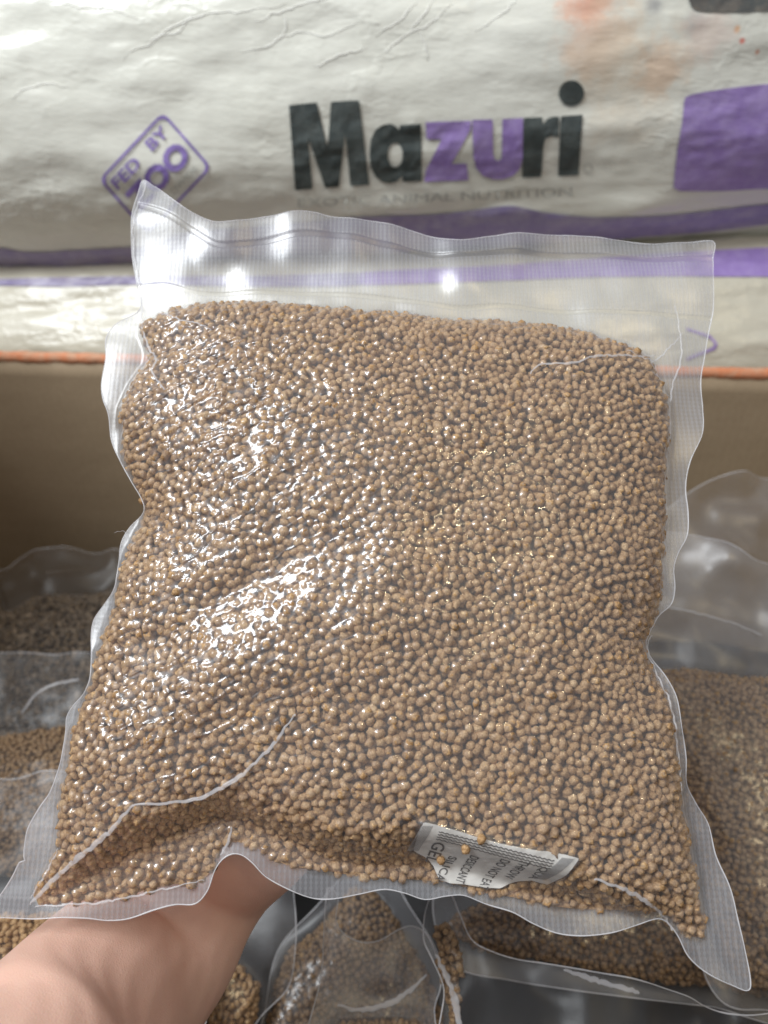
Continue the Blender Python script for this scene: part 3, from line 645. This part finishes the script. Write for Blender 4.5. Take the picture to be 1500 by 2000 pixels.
for k in range(4):
    a = np.array((850 - k*1.3, 1609 + k*5.2)); b = np.array((1062 - k*2, 1664 + k*5.2)); t = np.linspace(0, 1, 90); p = a + (b-a) * t[:, None]; p[:, 1] += np.sin(t * 150) * 1.1
    p = FM.uv(p); vv, ff = tube_arr(np.column_stack([p, pz(p, .0001)]), .00022, 4, .5); link('wavy_line', mesh_arr('wavy_line', vv, ff), INK, proot)
for (x0, y0), (x1, y1), n_ in (((838,1598), (812,1660), 8), ((1092,1660), (1044,1712), 10)):
    for k in range(n_):
        a = np.array((x0 - 22*(k/n_) if x0 < 900 else x0 - 24*(k/n_) + 6, y0 + (0 if x0 < 900 else -3*(k/n_)))); b = a + np.array((x1 - x0, y1 - y0)) * .92; t = np.linspace(0, 1, 14); p = FM.uv(a + (b-a) * t[:, None]); vv, ff = tube_arr(np.column_stack([p, pz(p, .00012)]), .00014, 4, .5); link('crimp_line', mesh_arr('crimp_line', vv, ff), CRIMP, proot)
# loose pellets on top of the packet
for px, py in ((900,1643), (926,1622), (858,1673)):
    p = FM.uv(np.array([[px, py]])); o = bpy.data.objects.new('pellet', next(x.data for x in bag.children if x.name.startswith('pellet.'))); COL.objects.link(o); o.parent = bag
    o.matrix_local = Matrix.Translation((p[0, 0], p[0, 1], float(pz(p, .0012)[0]))) @ Matrix.Rotation(px, 4, 'X') @ Matrix.Scale(.0017, 4)

# ================================================================== bags in the box
G = 'bags of pellets in the box'
common = dict(film=FILM_BG, film_back=FILM_BG, group=G); dim = dict(film=FILM_DK, film_back=FILM_DK, group=G)
build_bag('vacuum_bag', 'bag of dark flakes against the back of the box at left', 'bag', Frame((100,1080,.74), (100,1450,.60)),
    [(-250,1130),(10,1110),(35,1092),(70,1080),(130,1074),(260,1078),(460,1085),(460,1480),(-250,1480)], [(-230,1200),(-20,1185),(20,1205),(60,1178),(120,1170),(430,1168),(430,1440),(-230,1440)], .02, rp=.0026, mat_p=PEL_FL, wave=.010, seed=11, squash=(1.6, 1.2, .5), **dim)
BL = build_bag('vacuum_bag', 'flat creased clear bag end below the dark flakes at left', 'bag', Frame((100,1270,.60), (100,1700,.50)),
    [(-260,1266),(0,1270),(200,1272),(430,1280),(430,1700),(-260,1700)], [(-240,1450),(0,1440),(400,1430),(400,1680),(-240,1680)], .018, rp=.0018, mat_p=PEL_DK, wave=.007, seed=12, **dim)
build_bag('vacuum_bag', 'clear bag with ribbed seal left of the raised arm', 'bag', Frame((100,1510,.50), (100,2000,.40)),
    [(-260,1522),(0,1515),(110,1507),(300,1520),(430,1600),(330,2120),(-260,2120)], [(-240,1810),(60,1790),(300,1800),(380,1830),(300,2090),(-240,2090)], .016, rp=.0018, n_ind=120, mat_p=PEL, wave=.006, seed=13, bands=[([(-260,1565),(0,1560),(300,1568)], .0025), ([(-260,1625),(0,1620),(300,1630)], .0020)], **dim)
build_bag('vacuum_bag', 'narrow clear bag tucked just right of the forearm', 'bag', Frame((450,1700,.47), (450,2050,.43)),
    [(560,1690),(578,1760),(580,1850),(562,1930),(500,2000),(475,2100),(250,2100),(250,1700)], [(330,1890),(400,1880),(470,1892),(505,1940),(492,2000),(470,2080),(280,2080),(280,1900)], .014, n_ind=60, mat_p=PEL, wave=.008, seed=14, **common)
build_bag('vacuum_bag', 'bag of brown pellets standing behind the scalloped film edge', 'bag', Frame((700,1700,.50), (700,2050,.44)),
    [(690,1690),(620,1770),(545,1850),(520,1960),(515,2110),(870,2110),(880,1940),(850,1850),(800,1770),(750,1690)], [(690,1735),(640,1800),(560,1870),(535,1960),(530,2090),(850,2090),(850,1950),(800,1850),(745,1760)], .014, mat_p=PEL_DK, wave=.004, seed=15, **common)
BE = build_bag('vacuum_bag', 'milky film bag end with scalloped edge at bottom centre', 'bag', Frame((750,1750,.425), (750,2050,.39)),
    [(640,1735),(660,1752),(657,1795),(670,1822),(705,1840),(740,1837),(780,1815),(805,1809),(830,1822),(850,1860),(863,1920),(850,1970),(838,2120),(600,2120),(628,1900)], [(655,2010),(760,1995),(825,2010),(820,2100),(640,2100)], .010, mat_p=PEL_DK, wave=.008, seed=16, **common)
build_bag('vacuum_bag', 'bag of brown pellets lying on its side under the held bag', 'bag', Frame((1150,1560,.49), (1150,1930,.43)),
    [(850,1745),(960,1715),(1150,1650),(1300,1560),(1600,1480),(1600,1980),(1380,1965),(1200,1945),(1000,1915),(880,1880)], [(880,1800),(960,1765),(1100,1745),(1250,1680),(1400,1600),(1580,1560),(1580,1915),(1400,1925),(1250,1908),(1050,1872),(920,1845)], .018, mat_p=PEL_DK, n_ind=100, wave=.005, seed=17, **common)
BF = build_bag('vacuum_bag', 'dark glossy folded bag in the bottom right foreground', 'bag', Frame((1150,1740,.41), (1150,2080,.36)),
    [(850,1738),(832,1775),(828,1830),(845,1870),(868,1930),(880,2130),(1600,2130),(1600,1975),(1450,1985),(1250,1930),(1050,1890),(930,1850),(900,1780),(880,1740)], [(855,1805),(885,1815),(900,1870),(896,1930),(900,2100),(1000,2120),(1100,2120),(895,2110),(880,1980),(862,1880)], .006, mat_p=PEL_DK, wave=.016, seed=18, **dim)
BR = build_bag('vacuum_bag', 'rearmost clear bag leaning on the back wall at right', 'bag', Frame((1420,930,.62), (1420,1500,.54)),
    [(1200,1060),(1310,990),(1350,960),(1400,937),(1450,927),(1520,926),(1720,932),(1720,1500),(1220,1500)], [(1240,1350),(1400,1340),(1700,1340),(1700,1480),(1240,1480)], .014, mat_p=PEL, wave=.012, seed=19, **common)
BG = build_bag('vacuum_bag', 'tall clear bag of pale pellets standing upright at right', 'bag', Frame((1420,1045,.54), (1420,1940,.415)),
    [(1180,1035),(1280,1040),(1340,1046),(1400,1066),(1460,1100),(1510,1110),(1720,1112),(1720,1980),(1500,1975),(1400,1950),(1340,1800),(1280,1640),(1240,1400),(1200,1200)], [(1270,1330),(1330,1308),(1400,1318),(1480,1330),(1700,1330),(1700,1930),(1500,1925),(1430,1890),(1390,1780),(1365,1660),(1330,1560),(1300,1480)], .022, mat_p=PEL_PALE, n_ind=300, wave=.009, seed=20, bands=[([(1180,1170),(1300,1180),(1400,1200),(1720,1240)], .002)], film=FILM_HZ, film_back=FILM_BG, group=G)

def folds(b, fr, lst):
    for pts, wd in lst: crease(pts, wd, bag=b[0], surf=b[1], FM=fr)
folds(BF, Frame((1150, 1740, .41), (1150, 2080, .36)), [([(852,1862),(876,1915),(890,1960),(896,2020)], .0018), ([(1090,1905),(1150,1925),(1230,1950)], .0016)])
folds(BE, Frame((750, 1750, .425), (750, 2050, .39)), [([(660,1962),(700,1972),(760,1960),(800,1935),(835,1905)], .0015)])
folds(BG, Frame((1420,1045,.54), (1420,1940,.415)), [([(1300,1170),(1380,1195),(1440,1212),(1500,1235)], .0010)])
folds(BL, Frame((100,1270,.60), (100,1700,.50)), [([(40,1390),(70,1360),(110,1340),(160,1335)], .0014)])

# ================================================================== the arm and hand that hold the bag
def skin_mat():
    n = NT('skin'); o = n.pos(); c = n.mix(n.noise(o, 22, 4, .6), (.78, .46, .36), (.88, .60, .48)); c = n.mix(n.ramp(n.noise(o, 420, 3, .6), .5, .8, 0, .25), c, (.74, .40, .31))
    vo = n.n('ShaderNodeTexVoronoi', feature='DISTANCE_TO_EDGE'); n.put(vo.inputs['Vector'], o); vo.inputs['Scale'].default_value = 900
    n.principled(Base_Color=c, Roughness=.52, Subsurface_Weight=.12, Subsurface_Radius=(.008, .003, .0015), Subsurface_Scale=1.0, Normal=n.bump(vo.outputs['Distance'], .0004, .35, n.bump(n.noise(o, 60, 4, .6), .0007, .4)), **{'Specular_IOR_Level': .35}); return n.m
def bk(px, py, dd):                    # a point dd behind the plane of the held bag
    q = FM.uv(np.array([[px, py]]), -dd)[0]; return FM.o + FM.eu*q[0] + FM.ev*q[1] - FM.n*dd
parts_v = []; parts_f = []
def loft(pts, k=20):                  # closed elliptical tube through (centre, half width, half depth) stations
    c = np.array([p[0] for p in pts]); w_ = np.array([p[1] for p in pts]); d_ = np.array([p[2] for p in pts])
    q = spline(np.column_stack([c, w_, d_]), .004, closed=False)
    # rounded ends
    t0 = q[0, :3] - q[1, :3]; t1 = q[-1, :3] - q[-2, :3]; t0 /= np.linalg.norm(t0); t1 /= np.linalg.norm(t1); A = []; B = []
    for th in (80, 60, 40, 20):
        A.append([*(q[0, :3] + t0 * q[0, 4] * math.sin(R(th))), q[0, 3]*math.cos(R(th)), q[0, 4]*math.cos(R(th))]); B.insert(0, [*(q[-1, :3] + t1 * q[-1, 4] * math.sin(R(th))), q[-1, 3]*math.cos(R(th)), q[-1, 4]*math.cos(R(th))])
    q = np.vstack([A, q, B]); v, f = tube_arr(q[:, :3], q[:, 3], k, q[:, 4] / q[:, 3], -FW)
    off = sum(len(x) for x in parts_v); n = len(v); v = np.vstack([v, q[:1, :3], q[-1:, :3]]); f = [tuple(x) for x in f] + [(n, (i+1) % k, i) for i in range(k)] + [(n+1, n-k+i, n-k+(i+1) % k) for i in range(k)]
    parts_v.append(v); parts_f.extend([tuple(int(i) + off for i in x) for x in f])
loft([(P(-330, 2600, .180), .049, .046), (P(58, 2158, .262), .047, .040), (P(214, 1948, .314), .0428, .034), (P(303, 1843, .341), .0397, .030), (P(360, 1757, .352), .0365, .026), (P(412, 1690, .358), .0345, .024),
      (bk(468, 1620, .038), .0355, .020), (bk(520, 1540, .041), .039, .016), (bk(575, 1460, .043), .039, .013), (bk(600, 1415, .043), .036, .010)])
for bx, by, tx, ty in ((505,1430,395,1180), (560,1405,505,1120), (618,1405,620,1110), (670,1440,725,1190)):
    loft([(bk(bx + (tx-bx)*f_, by + (ty-by)*f_, .042 - .004*f_ + .003*math.sin(f_*3)), .0098 - .0022*f_, .0090 - .0022*f_) for f_ in (-.15, .1, .35, .6, .8, 1.0)], 12)
loft([(bk(x, y, z), r_, r_*.9) for x, y, z, r_ in ((560,1640,.038,.015), (640,1610,.038,.0135), (710,1565,.038,.011), (775,1500,.038,.0095), (800,1465,.037,.008))], 14)
me = bpy.data.meshes.new('arm'); me.from_pydata(np.concatenate(parts_v).tolist(), [], parts_f); arm = bpy.data.objects.new('person', me); COL.objects.link(arm)
rm = arm.modifiers.new('remesh', 'REMESH'); rm.mode = 'VOXEL'; rm.voxel_size = .0016; rm.use_smooth_shade = True
sm = arm.modifiers.new('smooth', 'SMOOTH'); sm.factor = .5; sm.iterations = 16
bpy.context.view_layer.update(); dg = bpy.context.evaluated_depsgraph_get(); me2 = bpy.data.meshes.new_from_object(arm.evaluated_get(dg)); bpy.data.objects.remove(arm)
me2.name = 'arm'; me2.materials.clear(); arm = link('person', me2, skin_mat()); me2.shade_smooth()
tag(arm, 'bare forearm and hand reaching from lower left beneath the bag', 'person')
